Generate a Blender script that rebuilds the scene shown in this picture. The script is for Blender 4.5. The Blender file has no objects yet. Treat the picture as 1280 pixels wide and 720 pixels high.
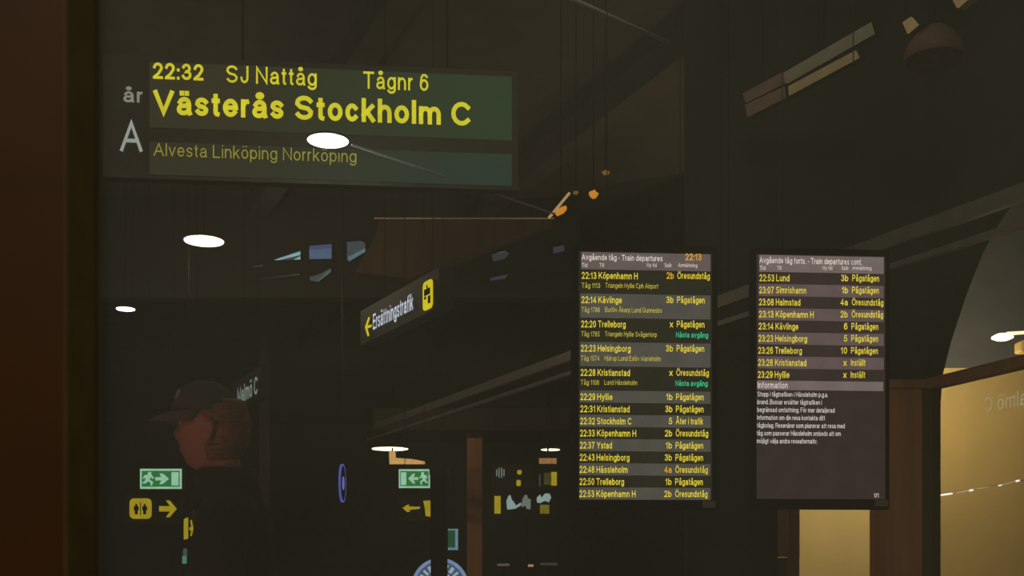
import bpy, bmesh, math, random
from mathutils import Vector, Matrix
random.seed(4)
C = bpy.context.scene.collection
SC = bpy.context.scene
PI = math.pi

# ---------------------------------------------------------------- camera, world, lights, exposure
F = 1400.0                      # focal length in pixels of the 1280 px wide frame
CH = 1.35                       # camera height
cam = bpy.data.cameras.new('camera'); co = bpy.data.objects.new('camera', cam); C.objects.link(co)
co.location = (0, 0, CH); co.rotation_euler = (PI/2, 0, 0)
cam.sensor_width = 36; cam.lens = 36*F/1280; cam.shift_y = (700-360)/1280
cam.clip_start = 0.02; cam.clip_end = 200
cam.dof.use_dof = True; cam.dof.focus_distance = 5.6; cam.dof.aperture_fstop = 8.0
SC.camera = co
SC.view_settings.view_transform = 'Standard'; SC.view_settings.look = 'None'
SC.view_settings.exposure = 0.0; SC.view_settings.gamma = 1; SC.view_settings.use_curve_mapping = False

def s2l(c):
    c /= 255.0
    return c/12.92 if c <= 0.04045 else ((c+0.055)/1.055)**2.4
def rgb(r, g, b): return (s2l(r), s2l(g), s2l(b), 1)

w = bpy.data.worlds.new('night'); SC.world = w; w.use_nodes = True
w.node_tree.nodes['Background'].inputs[0].default_value = rgb(150, 140, 118)
w.node_tree.nodes['Background'].inputs[1].default_value = 0.075

def light(name, kind, loc, energy, col, size=0.2, rot=None, spot=None):
    l = bpy.data.lights.new(name, kind); l.energy = energy; l.color = col
    if kind == 'AREA': l.shape = 'SQUARE'; l.size = size
    else: l.shadow_soft_size = size
    if spot: l.spot_size = spot; l.spot_blend = 0.6
    o = bpy.data.objects.new(name, l); C.objects.link(o); o.location = loc
    if rot: o.rotation_euler = rot
    return o
WARM = (1, 0.80, 0.55); AMB = (1, 0.78, 0.40); COOL = (0.85, 0.92, 1)
light('pane_fill_light', 'AREA', (-0.3, -2.2, 4.4), 50, (1, 0.94, 0.72), 1.2, (math.radians(50), 0, 0))  # added unseen lamp that lights the haze on the pane
light('face_fill_light', 'POINT', (-1.35, 1.95, 1.25), 4.5, (1, 0.48, 0.46), .1)  # added unseen lamp that brightens the person's face
light('hall_fill_near', 'AREA', (0.5, 5.0, 6.0), 10, (1, 0.90, 0.74), 3.0)  # added unseen fill that lifts the hall's dark surfaces
light('hall_fill_left', 'AREA', (-6.5, 8.0, 6.0), 18, (1, 0.88, 0.70), 2.0)  # second added fill, unseen, for the left of the hall
light('room_fill_low', 'POINT', (3.6, 12.1, 2.7), 62, AMB, 0.15)  # added bodiless lamp hidden by the wall, brightens the yellow room
light('room_fill_side', 'POINT', (5.0, 12.5, 3.42), 78, AMB, 0.2)  # added bodiless lamp hidden by the transom, brightens the cream wall

# ---------------------------------------------------------------- materials
MATS = {}
def mat(name, col, rough=0.7, metal=0.0, bump=0.0, scale=30, var=0.12, stretch=None):
    if name in MATS: return MATS[name]
    m = bpy.data.materials.new(name); m.use_nodes = True; nt = m.node_tree; b = nt.nodes['Principled BSDF']
    b.inputs['Roughness'].default_value = rough; b.inputs['Metallic'].default_value = metal
    b.inputs['Specular IOR Level'].default_value = 0.3
    tc = nt.nodes.new('ShaderNodeTexCoord'); mp = nt.nodes.new('ShaderNodeMapping'); n = nt.nodes.new('ShaderNodeTexNoise')
    nt.links.new(tc.outputs['Object'], mp.inputs[0]); nt.links.new(mp.outputs[0], n.inputs['Vector'])
    if stretch: mp.inputs['Scale'].default_value = stretch
    n.inputs['Scale'].default_value = scale; n.inputs['Detail'].default_value = 5
    r = nt.nodes.new('ShaderNodeValToRGB')
    r.color_ramp.elements[0].position = .3; r.color_ramp.elements[1].position = .7
    r.color_ramp.elements[0].color = [c*(1-var) for c in col[:3]]+[1]
    r.color_ramp.elements[1].color = [min(1, c*(1+var)) for c in col[:3]]+[1]
    nt.links.new(n.outputs['Fac'], r.inputs[0]); nt.links.new(r.outputs[0], b.inputs['Base Color'])
    if bump:
        bp = nt.nodes.new('ShaderNodeBump'); bp.inputs['Strength'].default_value = bump; bp.inputs['Distance'].default_value = .01
        nt.links.new(n.outputs['Fac'], bp.inputs['Height']); nt.links.new(bp.outputs[0], b.inputs['Normal'])
    MATS[name] = m; return m
def em(name, col, k=1.0, col2=None, axis=0, lo=0, hi=1):
    """self-lit surface; col2 gives an uneven backlight along an object axis"""
    if name in MATS: return MATS[name]
    m = bpy.data.materials.new(name); m.use_nodes = True; nt = m.node_tree; b = nt.nodes['Principled BSDF']
    b.inputs['Base Color'].default_value = [min(.6, c*.45) for c in col[:3]]+[1]; b.inputs['Roughness'].default_value = .6
    b.inputs['Specular IOR Level'].default_value = 0.1
    b.inputs['Emission Strength'].default_value = k
    tc = nt.nodes.new('ShaderNodeTexCoord'); n = nt.nodes.new('ShaderNodeTexNoise'); n.inputs['Scale'].default_value = 9
    nt.links.new(tc.outputs['Object'], n.inputs['Vector'])
    r = nt.nodes.new('ShaderNodeValToRGB')
    if col2:
        sp = nt.nodes.new('ShaderNodeSeparateXYZ'); nt.links.new(tc.outputs['Object'], sp.inputs[0])
        mr = nt.nodes.new('ShaderNodeMapRange'); mr.inputs[1].default_value = lo; mr.inputs[2].default_value = hi
        nt.links.new(sp.outputs[axis], mr.inputs[0]); nt.links.new(mr.outputs[0], r.inputs[0])
        r.color_ramp.elements[0].color = col; r.color_ramp.elements[1].color = col2
    else:
        r.color_ramp.elements[0].position = .3; r.color_ramp.elements[1].position = .7
        r.color_ramp.elements[0].color = [c*.88 for c in col[:3]]+[1]; r.color_ramp.elements[1].color = [c*1.1 for c in col[:3]]+[1]
        nt.links.new(n.outputs['Fac'], r.inputs[0])
    nt.links.new(r.outputs[0], b.inputs['Emission Color'])
    MATS[name] = m; return m

M_ceil = mat('dark_ceiling', rgb(70, 68, 65), .9, scale=3, var=.2)
M_wall = mat('dark_wall', rgb(72, 67, 56), .8, scale=4, var=.15, bump=.2)
M_floor = mat('stone_floor', rgb(84, 78, 68), .35, scale=6)
M_arch = mat('grey_arch_plaster', rgb(80, 77, 68), .85, scale=5, var=.1, bump=.3)
M_cream = mat('cream_plaster', rgb(214, 196, 150), .85, scale=2, var=.05, bump=.2)
M_wood = mat('brown_wood', rgb(84, 62, 46), .6, scale=8, var=.25, stretch=(1, 1, .15))
M_jamb = mat('brown_painted_jamb', rgb(80, 46, 8), .55, scale=12, var=.1)
M_gasket = mat('dark_gasket', rgb(120, 100, 50), .8)
M_metal = mat('dark_metal', rgb(52, 50, 45), .5, .3)
M_black = mat('black_housing', rgb(26, 26, 23), .9)
M_black.node_tree.nodes['Principled BSDF'].inputs['Specular IOR Level'].default_value = .05
M_sign = mat('dark_sign_panel', rgb(58, 54, 50), .5)
M_rail = mat('pale_steel', rgb(128, 122, 114), .45, .2, scale=14)
M_glint = mat('pale_glint', rgb(190, 192, 180), .4, .1)
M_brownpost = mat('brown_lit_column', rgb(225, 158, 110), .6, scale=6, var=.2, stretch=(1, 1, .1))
M_shade = mat('brown_lamp_shade', rgb(130, 100, 86), .6)

E_yel = em('yellow_text', rgb(236, 216, 62))
E_yel2 = em('yellow_text_dim', rgb(206, 192, 66))
E_led = em('yellow_led', rgb(208, 200, 40))
E_led2 = em('yellow_led_dim', rgb(140, 134, 52))
E_ora = em('orange_clock', rgb(235, 175, 40))
E_teal = em('teal_text', rgb(40, 205, 150))
E_head = em('header_text', rgb(222, 208, 204))
E_head2 = em('header_small_text', rgb(214, 200, 198))
E_info = em('info_text', rgb(222, 214, 212))
E_white = em('sign_white', rgb(205, 215, 232))
E_grey = em('sign_grey', rgb(126, 136, 128))
E_print = em('glowing_print', rgb(128, 130, 124))
E_signyel = em('sign_yellow', rgb(214, 196, 18))
E_signyel2 = em('sign_yellow_dim', rgb(158, 140, 24))
E_tint = em('exit_pale', rgb(150, 196, 168))
E_green = em('exit_green', rgb(38, 112, 56))
E_lampw = em('lamp_white', (1, .97, .94, 1), 3.5)
E_lampy = em('lamp_warm', (1, .90, .66, 1), 3.0)
E_lampo = em('lamp_amber', (1, .78, .42, 1), 1.6)
E_cream = em('reflected_amber', rgb(205, 160, 95))

# ---------------------------------------------------------------- helpers
def P(px, py, Y): return Vector(((px-640)/F*Y, Y, CH+(700-py)/F*Y))
def link(name, me, m, parent=None, smooth=False):
    o = bpy.data.objects.new(name, me); C.objects.link(o)
    if m: me.materials.clear(); me.materials.append(m)
    if smooth:
        for p in me.polygons: p.use_smooth = True
    if parent: o.parent = parent
    return o
def tag(o, label=None, cat=None, group=None, kind=None):
    if label: o['label'] = label
    if cat: o['category'] = cat
    if group: o['group'] = group
    if kind: o['kind'] = kind
    return o
def empty(name, loc=(0, 0, 0), rz=0.0, label=None, cat=None, group=None):
    o = bpy.data.objects.new(name, None); C.objects.link(o); o.location = loc; o.rotation_euler = (0, 0, rz)
    o.empty_display_size = .1
    return tag(o, label, cat, group)
def bm_obj(name, bm, m, parent=None, smooth=False):
    me = bpy.data.meshes.new(name); bmesh.ops.recalc_face_normals(bm, faces=bm.faces[:]); bm.to_mesh(me); bm.free()
    return link(name, me, m, parent, smooth)
def box_into(bm, x0, x1, y0, y1, z0, z1, bev=0.0):
    r = bmesh.ops.create_cube(bm, size=1); vs = r['verts']
    for v in vs:
        v.co = Vector((x0+(v.co.x+.5)*(x1-x0), y0+(v.co.y+.5)*(y1-y0), z0+(v.co.z+.5)*(z1-z0)))
    if bev:
        es = list({e for v in vs for e in v.link_edges})
        bmesh.ops.bevel(bm, geom=es, offset=bev, segments=2, affect='EDGES', profile=.5)
def box(name, x0, x1, y0, y1, z0, z1, m, parent=None, bev=0.0):
    bm = bmesh.new(); box_into(bm, x0, x1, y0, y1, z0, z1, bev); return bm_obj(name, bm, m, parent)
def prism_into(bm, pts, y0, y1):
    """outline in local xz, extruded y0..y1"""
    a = [bm.verts.new((x, y0, z)) for x, z in pts]; b = [bm.verts.new((x, y1, z)) for x, z in pts]
    bm.faces.new(a); bm.faces.new(b[::-1]); n = len(pts)
    for i in range(n): bm.faces.new((a[i], b[i], b[(i+1) % n], a[(i+1) % n]))
    bm.normal_update()
def prism(name, pts, y0, y1, m, parent=None):
    bm = bmesh.new(); prism_into(bm, pts, y0, y1); bmesh.ops.triangulate(bm, faces=[f for f in bm.faces if len(f.verts) > 4])
    return bm_obj(name, bm, m, parent)
def round_pts(x0, x1, z0, z1, r, n=5):
    pts = []
    for cx, cz, a0 in ((x1-r, z1-r, 0), (x0+r, z1-r, 90), (x0+r, z0+r, 180), (x1-r, z0+r, 270)):
        for k in range(n+1):
            a = math.radians(a0+90*k/n); pts.append((cx+r*math.cos(a), cz+r*math.sin(a)))
    return pts
def tube_into(bm, a, b, r, seg=10, r2=None):
    a = Vector(a); b = Vector(b); d = b-a
    mt = Matrix.Translation((a+b)/2) @ d.to_track_quat('Z', 'Y').to_matrix().to_4x4()
    bmesh.ops.create_cone(bm, cap_ends=True, segments=seg, radius1=r, radius2=r if r2 is None else r2, depth=d.length, matrix=mt)
def tube(name, a, b, r, m, parent=None, seg=10, r2=None):
    bm = bmesh.new(); tube_into(bm, a, b, r, seg, r2); return bm_obj(name, bm, m, parent, True)
def lathe(name, prof, m, parent=None, seg=28, loc=(0, 0, 0)):
    bm = bmesh.new(); rings = []
    for r, z in prof:
        rings.append([bm.verts.new((loc[0]+r*math.cos(2*PI*k/seg), loc[1]+r*math.sin(2*PI*k/seg), loc[2]+z)) for k in range(seg)])
    for a, b in zip(rings, rings[1:]):
        for k in range(seg): bm.faces.new((a[k], a[(k+1) % seg], b[(k+1) % seg], b[k]))
    bmesh.ops.remove_doubles(bm, verts=bm.verts[:], dist=1e-5)
    return bm_obj(name, bm, m, parent, True)

# lettering: plain grotesque letters drawn as strokes and turned into flat ribbons, fitted to a width and a cap height
def arc(cx, cy, rx, ry, a0, a1, n=None):
    n = n or max(3, int(abs(a1-a0)/22)); return [(cx+rx*math.cos(math.radians(a0+(a1-a0)*k/n)), cy+ry*math.sin(math.radians(a0+(a1-a0)*k/n))) for k in range(n+1)]
RND = [arc(.5, .5, .5, .5, 0, 360)]; LO = arc(.5, .35, .5, .35, 0, 360)
ARCH = [(0, .42)]+arc(.5, .40, .5, .30, 165, 0)+[(1, 0)]
SS = lambda t, k=.92: arc(.5, .745*t, .46, .255*t, 25, 180)[:-1]+[(.04, .70*t), (.25, .54*t), (.75, .46*t), (.96, .30*t)]+arc(.5, .26*t, .46, .26*t, 0, -155)
GL = {
 'A': (.86, [[(0, 0), (.5, 1), (1, 0)], [(.18, .34), (.82, .34)]]), 'B': (.76, [[(0, 0), (0, 1), (.6, 1)]+arc(.62, .76, .32, .24, 80, -80)+[(0, .53)], [(.6, .53)]+arc(.64, .265, .36, .265, 80, -80)+[(0, 0)]]),
 'C': (.88, [arc(.5, .5, .5, .5, 42, 318)]), 'D': (.82, [[(0, 0), (0, 1), (.45, 1)]+arc(.45, .5, .55, .5, 80, -80)+[(.45, 0), (0, 0)]]),
 'E': (.70, [[(1, 1), (0, 1), (0, 0), (1, 0)], [(0, .53), (.92, .53)]]), 'F': (.66, [[(1, 1), (0, 1), (0, 0)], [(0, .50), (.86, .50)]]),
 'G': (.92, [arc(.5, .5, .5, .5, 42, 330)+[(.97, .25), (.97, .47), (.55, .47)]]), 'H': (.76, [[(0, 0), (0, 1)], [(1, 0), (1, 1)], [(0, .52), (1, .52)]]),
 'I': (0, [[(.5, 0), (.5, 1)]]), 'J': (.52, [[(1, 1), (1, .28)]+arc(.5, .28, .5, .28, 0, -180)]), 'K': (.78, [[(0, 0), (0, 1)], [(.95, 1), (0, .34)], [(.34, .58), (1, 0)]]),
 'L': (.62, [[(0, 1), (0, 0), (1, 0)]]), 'M': (.90, [[(0, 0), (0, 1), (.5, .05), (1, 1), (1, 0)]]), 'N': (.76, [[(0, 0), (0, 1), (1, 0), (1, 1)]]),
 'O': (.96, RND), 'P': (.74, [[(0, 0), (0, 1), (.6, 1)]+arc(.64, .73, .36, .27, 80, -80)+[(0, .46)]]), 'R': (.76, [[(0, 0), (0, 1), (.6, 1)]+arc(.64, .75, .36, .25, 80, -80)+[(0, .50)], [(.58, .50), (1, 0)]]), 'S': (.78, [SS(1)]), 'T': (.76, [[(0, 1), (1, 1)], [(.5, 1), (.5, 0)]]),
 'V': (.82, [[(0, 1), (.5, 0), (1, 1)]]), 'Y': (.82, [[(0, 1), (.5, .45), (1, 1)], [(.5, .45), (.5, 0)]]),
 'a': (.60, [arc(.5, .47, .42, .23, 160, 0)+[(.92, .12), (1, 0)], [(.92, .42), (.5, .36)]+arc(.36, .185, .36, .185, 105, 270)+arc(.45, .25, .46, .25, -75, -15)]),
 'b': (.60, [[(0, 1), (0, 0)], LO]), 'c': (.54, [arc(.5, .35, .5, .35, 42, 318)]), 'd': (.60, [[(1, 1), (1, 0)], LO]), 'e': (.60, [[(0, .36), (1, .36)]+arc(.5, .35, .5, .35, 2, 322)]),
 'f': (.34, [[(.45, 0), (.45, .78)]+arc(.95, .78, .50, .20, 180, 95)[1:], [(0, .68), (1, .68)]]), 'g': (.60, [LO, [(1, .7), (1, -.06)]+arc(.5, -.06, .5, .22, 0, -155)]),
 'h': (.56, [[(0, 0), (0, 1)], ARCH]), 'i': (0, [[(.5, 0), (.5, .70)], [(.5, .99), (.5, 1.0)]]), 'j': (.12, [[(1, .70), (1, -.18)]+arc(0, -.18, 1, .10, -10, -90), [(1, .99), (1, 1.0)]]),
 'k': (.54, [[(0, 0), (0, 1)], [(.92, .70), (0, .24)], [(.36, .42), (1, 0)]]), 'l': (0, [[(.5, 0), (.5, 1)]]),
 'm': (.92, [[(0, 0), (0, .70)], [(0, .42)]+arc(.25, .42, .25, .28, 165, 0)+[(.5, 0)], [(.5, .42)]+arc(.75, .42, .25, .28, 165, 0)+[(1, 0)]]), 'n': (.56, [[(0, 0), (0, .70)], ARCH]),
 'o': (.60, [LO]), 'p': (.60, [[(0, .70), (0, -.28)], LO]), 'r': (.32, [[(0, 0), (0, .70)], [(0, .38)]+arc(.9, .38, .9, .31, 165, 88)]), 's': (.54, [SS(.70)]),
 't': (.32, [[(.45, .92), (.45, .14)]+arc(.85, .14, .40, .14, 190, 275), [(0, .68), (.95, .68)]]), 'u': (.56, [[(1, 0), (1, .70)], [(1-x, .70-y_) for x, y_ in ARCH]]),
 'v': (.58, [[(0, .70), (.5, 0), (1, .70)]]), 'x': (.58, [[(0, .70), (1, 0)], [(1, .70), (0, 0)]]), 'y': (.58, [[(0, .70), (.52, .02)], [(1, .70), (.46, -.14), (.32, -.26), (.1, -.27)]]),
 '0': (.60, RND), '1': (.36, [[(0, .74), (.5, .84), (.85, 1), (.85, 0)]]), '2': (.60, [arc(.5, .72, .48, .28, 170, -20)+[(.55, .28), (0, .02), (0, 0), (1, 0)]]),
 '3': (.60, [arc(.48, .755, .42, .245, 160, -90)+arc(.5, .265, .5, .265, 90, -160)]), '4': (.62, [[(.75, 0), (.75, 1), (0, .26), (1, .26)]]), '5': (.60, [[(.9, 1), (.22, 1), (.08, .50)]+arc(.49, .32, .51, .32, 140, -155)]),
 '6': (.60, [arc(.52, .70, .46, .30, 35, 150)+[(.04, .55), (0, .38)]+arc(.5, .32, .5, .32, 180, -180)]), '7': (.58, [[(0, 1), (1, 1), (.55, .5), (.32, 0)]]),
 '8': (.60, [arc(.5, .76, .42, .24, 0, 360), arc(.5, .27, .5, .27, 0, 360)]), '9': (.60, [arc(.5, .68, .5, .32, 0, 360), [(1, .66), (.96, .4)]+arc(.48, .30, .46, .30, -20, -145)]),
 ':': (0, [[(.5, 0), (.5, .02)], [(.5, .60), (.5, .62)]]), '.': (0, [[(.5, 0), (.5, .06)]]), '-': (.28, [[(0, .36), (1, .36)]]), '/': (.30, [[(0, 0), (1, 1)]]),
}
for c_, b_ in (('å', 'a'), ('Å', 'A')): GL[c_] = (GL[b_][0], GL[b_][1]+[arc(.5, (1.02 if b_ == 'a' else 1.22), .15 if b_ == 'A' else .20, .075, 0, 360, 10)])
for c_, b_ in (('ä', 'a'), ('ö', 'o'), ('Ö', 'O')):
    t_ = .99 if b_ in 'ao' else 1.22; GL[c_] = (GL[b_][0], GL[b_][1]+[[(x, t_), (x, t_+.02)] for x in (.27, .73)])
def text_mesh(s, wgt):
    vs, fs = [], []; X = 0; wv = wgt; hw = wgt/2
    for ch in s:
        if ch == ' ': X += .34; continue
        W, strokes = GL[ch]; W = W+(wgt-.125)*.7 if W else 0
        for st in strokes:
            p = [Vector((X+hw+x*max(W-wv, 0), hw+y_*(1-wv))) for x, y_ in st]
            q = [p[0]]
            for v in p[1:]:
                if (v-q[-1]).length > 1e-4: q.append(v)
            closed = len(q) > 3 and (q[0]-q[-1]).length < 1e-3
            if closed: q = q[:-1]
            n = len(q); b0 = len(vs)
            for i in range(n):
                d0 = (q[i]-q[i-1]).normalized() if (i > 0 or closed) else None; d1 = (q[(i+1) % n]-q[i]).normalized() if (i < n-1 or closed) else None
                if d0 is None: d0 = d1
                if d1 is None: d1 = d0
                t = (d0+d1); t = t.normalized() if t.length > .2 else d1
                nr = Vector((-t.y, t.x)); k = min(2.2, 1/max(.3, t.dot(d1)))
                e = Vector((0, 0))
                if not closed and i in (0, n-1): e = (t*(-hw) if i == 0 else t*hw)
                # ends stop flush with the guide lines
                vs.append(q[i]+nr*hw*k+e*.98); vs.append(q[i]-nr*hw*k+e*.98)
            for i in range(n if closed else n-1):
                j = (i+1) % n; fs.append((b0+2*i+1, b0+2*j+1, b0+2*j, b0+2*i))
        X += max(W, wv)+(.15 if wgt < .17 else .12)
    me = bpy.data.meshes.new('t'); me.from_pydata([(v.x, v.y, 0) for v in vs], [], fs); return me
CAP = 1.0
def lettering(s, x0, z0, cap, m, parent, width=None, cond=1.0, y=-0.002, bold=0.0, name='lettering', mirror=False):
    """z0 = baseline, cap = height of capitals, width fits the whole line"""
    me = text_mesh(s, .125+bold*2.6); xs = [v.co.x for v in me.vertices]; a, b = min(xs), max(xs)
    sz = cap/CAP; sx = (width/(b-a)) if width else sz*cond
    for v in me.vertices:
        x = (v.co.x-a)*sx
        if mirror: x = (b-a)*sx-x
        v.co = Vector((x0+x, y, z0+v.co.y*sz))
    me.name = name
    return link(name, me, m, parent)

class Plane:
    """vertical plane through two ground points; local x runs along it, local -y faces the viewer"""
    def __init__(s, pl, YL, pr, YR):
        s.a = Vector(((pl-640)/F*YL, YL)); b = Vector(((pr-640)/F*YR, YR)); s.u = (b-s.a).normalized()
        s.rz = math.atan2(s.u.y, s.u.x)
    def s_of(s, px):
        d = Vector(((px-640)/F, 1.0)); # a + t u = k d
        det = s.u.x*(-d.y)+s.u.y*d.x
        t = (-s.a.x*(-d.y)-s.a.y*d.x)/det
        k = (s.a+s.u*t).y
        return t, k
    def hit(s, px, py):
        t, k = s.s_of(px); return t, CH+(700-py)/F*k
    def empty(s, name, label, cat, group=None): return empty(name, (s.a.x, s.a.y, 0), s.rz, label, cat, group)
    def text(s, string, pl, pr, base, top, m, parent, slope_base=None, **kw):
        x0, z0 = s.hit(pl, base); x1, _ = s.hit(pr, base); _, z1 = s.hit(pl, top)
        return lettering(string, x0, z0, z1-z0, m, parent, width=abs(x1-x0), **kw)
    def quad(s, name, pl, pr, pt, pb, m, parent, y0=-.001, y1=0.0, r=0.0):
        x0, z1 = s.hit(pl, pt); x1, _ = s.hit(pr, pt); _, z0 = s.hit(pl, pb)
        if r: return prism(name, round_pts(x0, x1, z0, z1, r*min(x1-x0, z1-z0)), y0, y1, m, parent)
        return box(name, x0, x1, y0, y1, z0, z1, m, parent)
    def poly(s, name, pts, m, parent, y0=-.003, y1=0.0):
        return prism(name, [s.hit(*p) for p in pts], y0, y1, m, parent)

# ---------------------------------------------------------------- setting
CZ = 6.2
HAZE = .047
def struct(o): o['kind'] = 'structure'; return o
struct(box('floor', -16, 12, .75, 42, -.1, 0, M_floor))
struct(box('platform_floor', -16, 12, -8, .75, -.12, -.005, M_floor))
struct(box('ceiling', -16, 12, .95, 42, CZ, CZ+.15, M_ceil))
struct(box('wall_back', -16, 12, 40, 40.2, 0, CZ, M_wall))
struct(box('wall_left', -16.2, -16, .95, 42, 0, CZ, M_wall))

# window in front of the camera: painted jamb, gasket, pane
win = struct(empty('window_1', (0, .8, 0)))
def wbox(n, x0, x1, y0, y1, z0, z1, m, bev=0.0): return box(n, x0, x1, y0, y1, z0, z1, m, win, bev)
wbox('jamb', -.75, -.300, -.05, .0155, 0, 3.2, M_jamb)
wbox('jamb', 1.15, 1.45, -.05, .0155, 0, 3.2, M_jamb)
wbox('head_rail', -.300, 1.15, -.05, .0155, 3.0, 3.2, M_jamb)
wbox('sill', -.300, 1.15, -.05, .0155, 0, .9, M_jamb)
wbox('gasket', -.300, -.299, -.049, .0155, .9, 3.0, M_gasket)
wbox('gasket', 1.149, 1.15, -.049, .0155, .9, 3.0, M_gasket)
gm = bpy.data.materials.new('window_glass'); gm.use_nodes = True; nt = gm.node_tree; nt.nodes.clear()
out = nt.nodes.new('ShaderNodeOutputMaterial'); tr = nt.nodes.new('ShaderNodeBsdfTransparent'); gl = nt.nodes.new('ShaderNodeBsdfGlossy')
mx = nt.nodes.new('ShaderNodeMixShader'); fr = nt.nodes.new('ShaderNodeFresnel'); fr.inputs[0].default_value = 1.3
gl.inputs['Roughness'].default_value = .02; tr.inputs[0].default_value = (.97, .97, .95, 1)
nt.links.new(fr.outputs[0], mx.inputs[0]); nt.links.new(tr.outputs[0], mx.inputs[1]); nt.links.new(gl.outputs[0], mx.inputs[2])
# dusty veil mixed into the pane as haze that lifts the blacks
df = nt.nodes.new('ShaderNodeBsdfDiffuse'); df.inputs[0].default_value = (.82, .78, .66, 1); m2 = nt.nodes.new('ShaderNodeMixShader')
tcd = nt.nodes.new('ShaderNodeTexCoord'); nd = nt.nodes.new('ShaderNodeTexNoise'); nd.inputs['Scale'].default_value = 5; nd.inputs['Detail'].default_value = 3
md = nt.nodes.new('ShaderNodeMapRange'); md.inputs[1].default_value = .3; md.inputs[2].default_value = .7; md.inputs[3].default_value = HAZE*.85; md.inputs[4].default_value = HAZE*1.15
nt.links.new(tcd.outputs['Object'], nd.inputs['Vector']); nt.links.new(nd.outputs[0], md.inputs[0]); nt.links.new(md.outputs[0], m2.inputs[0])
nt.links.new(mx.outputs[0], m2.inputs[1]); nt.links.new(df.outputs[0], m2.inputs[2]); nt.links.new(m2.outputs[0], out.inputs[0])
wbox('glass_pane', -.299, 1.149, .004, .010, .9, 3.0, gm)

# right: front-facing wall with its lit opening, arched side wall, cream room behind
WY = 9.0
def fx(px): return (px-640)/F*WY
def fz(py): return CH+(700-py)/F*WY
wr = struct(empty('wall_front', (0, WY, 0)))
zt = fz(470)
box('wall_panel', fx(860), fx(972), 0, .2, 0, CZ, M_wall, wr)
box('wall_panel', fx(972), fx(1163), 0, .2, fz(600), CZ, M_arch, wr)
box('wall_panel', fx(972), fx(1097), 0, .2, 0, .8, M_wall, wr)
box('mullion', fx(990.5), fx(998.5), -.02, .16, .8, fz(600), M_brownpost, wr)
col = struct(empty('trim_1', (0, WY, 0)))
box('brown_column', fx(1097.5), fx(1150), -.06, .22, 0, fz(487), M_brownpost, col, .01)
box('column_cap', fx(1095), fx(1154), -.08, .24, fz(487), fz(476), M_brownpost, col, .008)
RW = Plane(1160, 9.0, 1280, 7.95)
# continue the plane of the glazed side
side = struct(RW.empty('wall_right', None, None))
curve = [(1160, 500), (1162, 470), (1167, 448), (1173, 425), (1181, 400), (1190, 372), (1200, 345), (1213, 313), (1228, 284), (1246, 257), (1264, 236), (1283, 216), (1310, 192), (1345, 170), (1390, 150)]
bm = bmesh.new(); fr_, bk_ = [], []
def pt3(s, z, y): return bm.verts.new((s, y, z))
cols = [RW.hit(*c) for c in curve]
for (s, z) in cols: fr_.append((pt3(s, z, 0), pt3(s, CZ, 0))); bk_.append((pt3(s, z, .12), pt3(s, CZ, .12)))
for i in range(len(cols)-1):
    bm.faces.new((fr_[i][0], fr_[i+1][0], fr_[i+1][1], fr_[i][1])); bm.faces.new((bk_[i][0], bk_[i][1], bk_[i+1][1], bk_[i+1][0]))
    bm.faces.new((fr_[i][0], bk_[i][0], bk_[i+1][0], fr_[i+1][0]))
bm_obj('arch_wall', bm, M_arch, side)
sA, zA = RW.hit(1158, 480); sB, _ = RW.hit(1420, 480)
box('side_post', sA-.01, sA+RW.hit(1165, 480)[0]-sA, -.08, .08, 0, RW.hit(1160, 474)[1], M_gasket, side)
box('transom', sA, sB, -.05, .06, RW.hit(1163, 487)[1], RW.hit(1163, 474)[1], M_brownpost, side)
frost = bpy.data.materials.new('tinted_partition_glass'); frost.use_nodes = True; nt = frost.node_tree; nt.nodes.clear()
out = nt.nodes.new('ShaderNodeOutputMaterial'); tr = nt.nodes.new('ShaderNodeBsdfTransparent'); gl = nt.nodes.new('ShaderNodeBsdfGlossy')
mx = nt.nodes.new('ShaderNodeMixShader'); mx.inputs[0].default_value = .04; gl.inputs['Roughness'].default_value = .1; tr.inputs[0].default_value = (.93, .91, .86, 1)
nt.links.new(tr.outputs[0], mx.inputs[1]); nt.links.new(gl.outputs[0], mx.inputs[2]); nt.links.new(mx.outputs[0], out.inputs[0])
box('glass_pane', sA+.01, sB, .0, .008, .05, RW.hit(1163, 487)[1], frost, side)
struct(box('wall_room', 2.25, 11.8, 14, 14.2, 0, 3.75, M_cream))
struct(box('trim_2', 2.25, 11.8, 13.97, 14.2, 3.75, CZ, mat('grey_room_plaster', rgb(92, 98, 112), .9, scale=3)))

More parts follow.
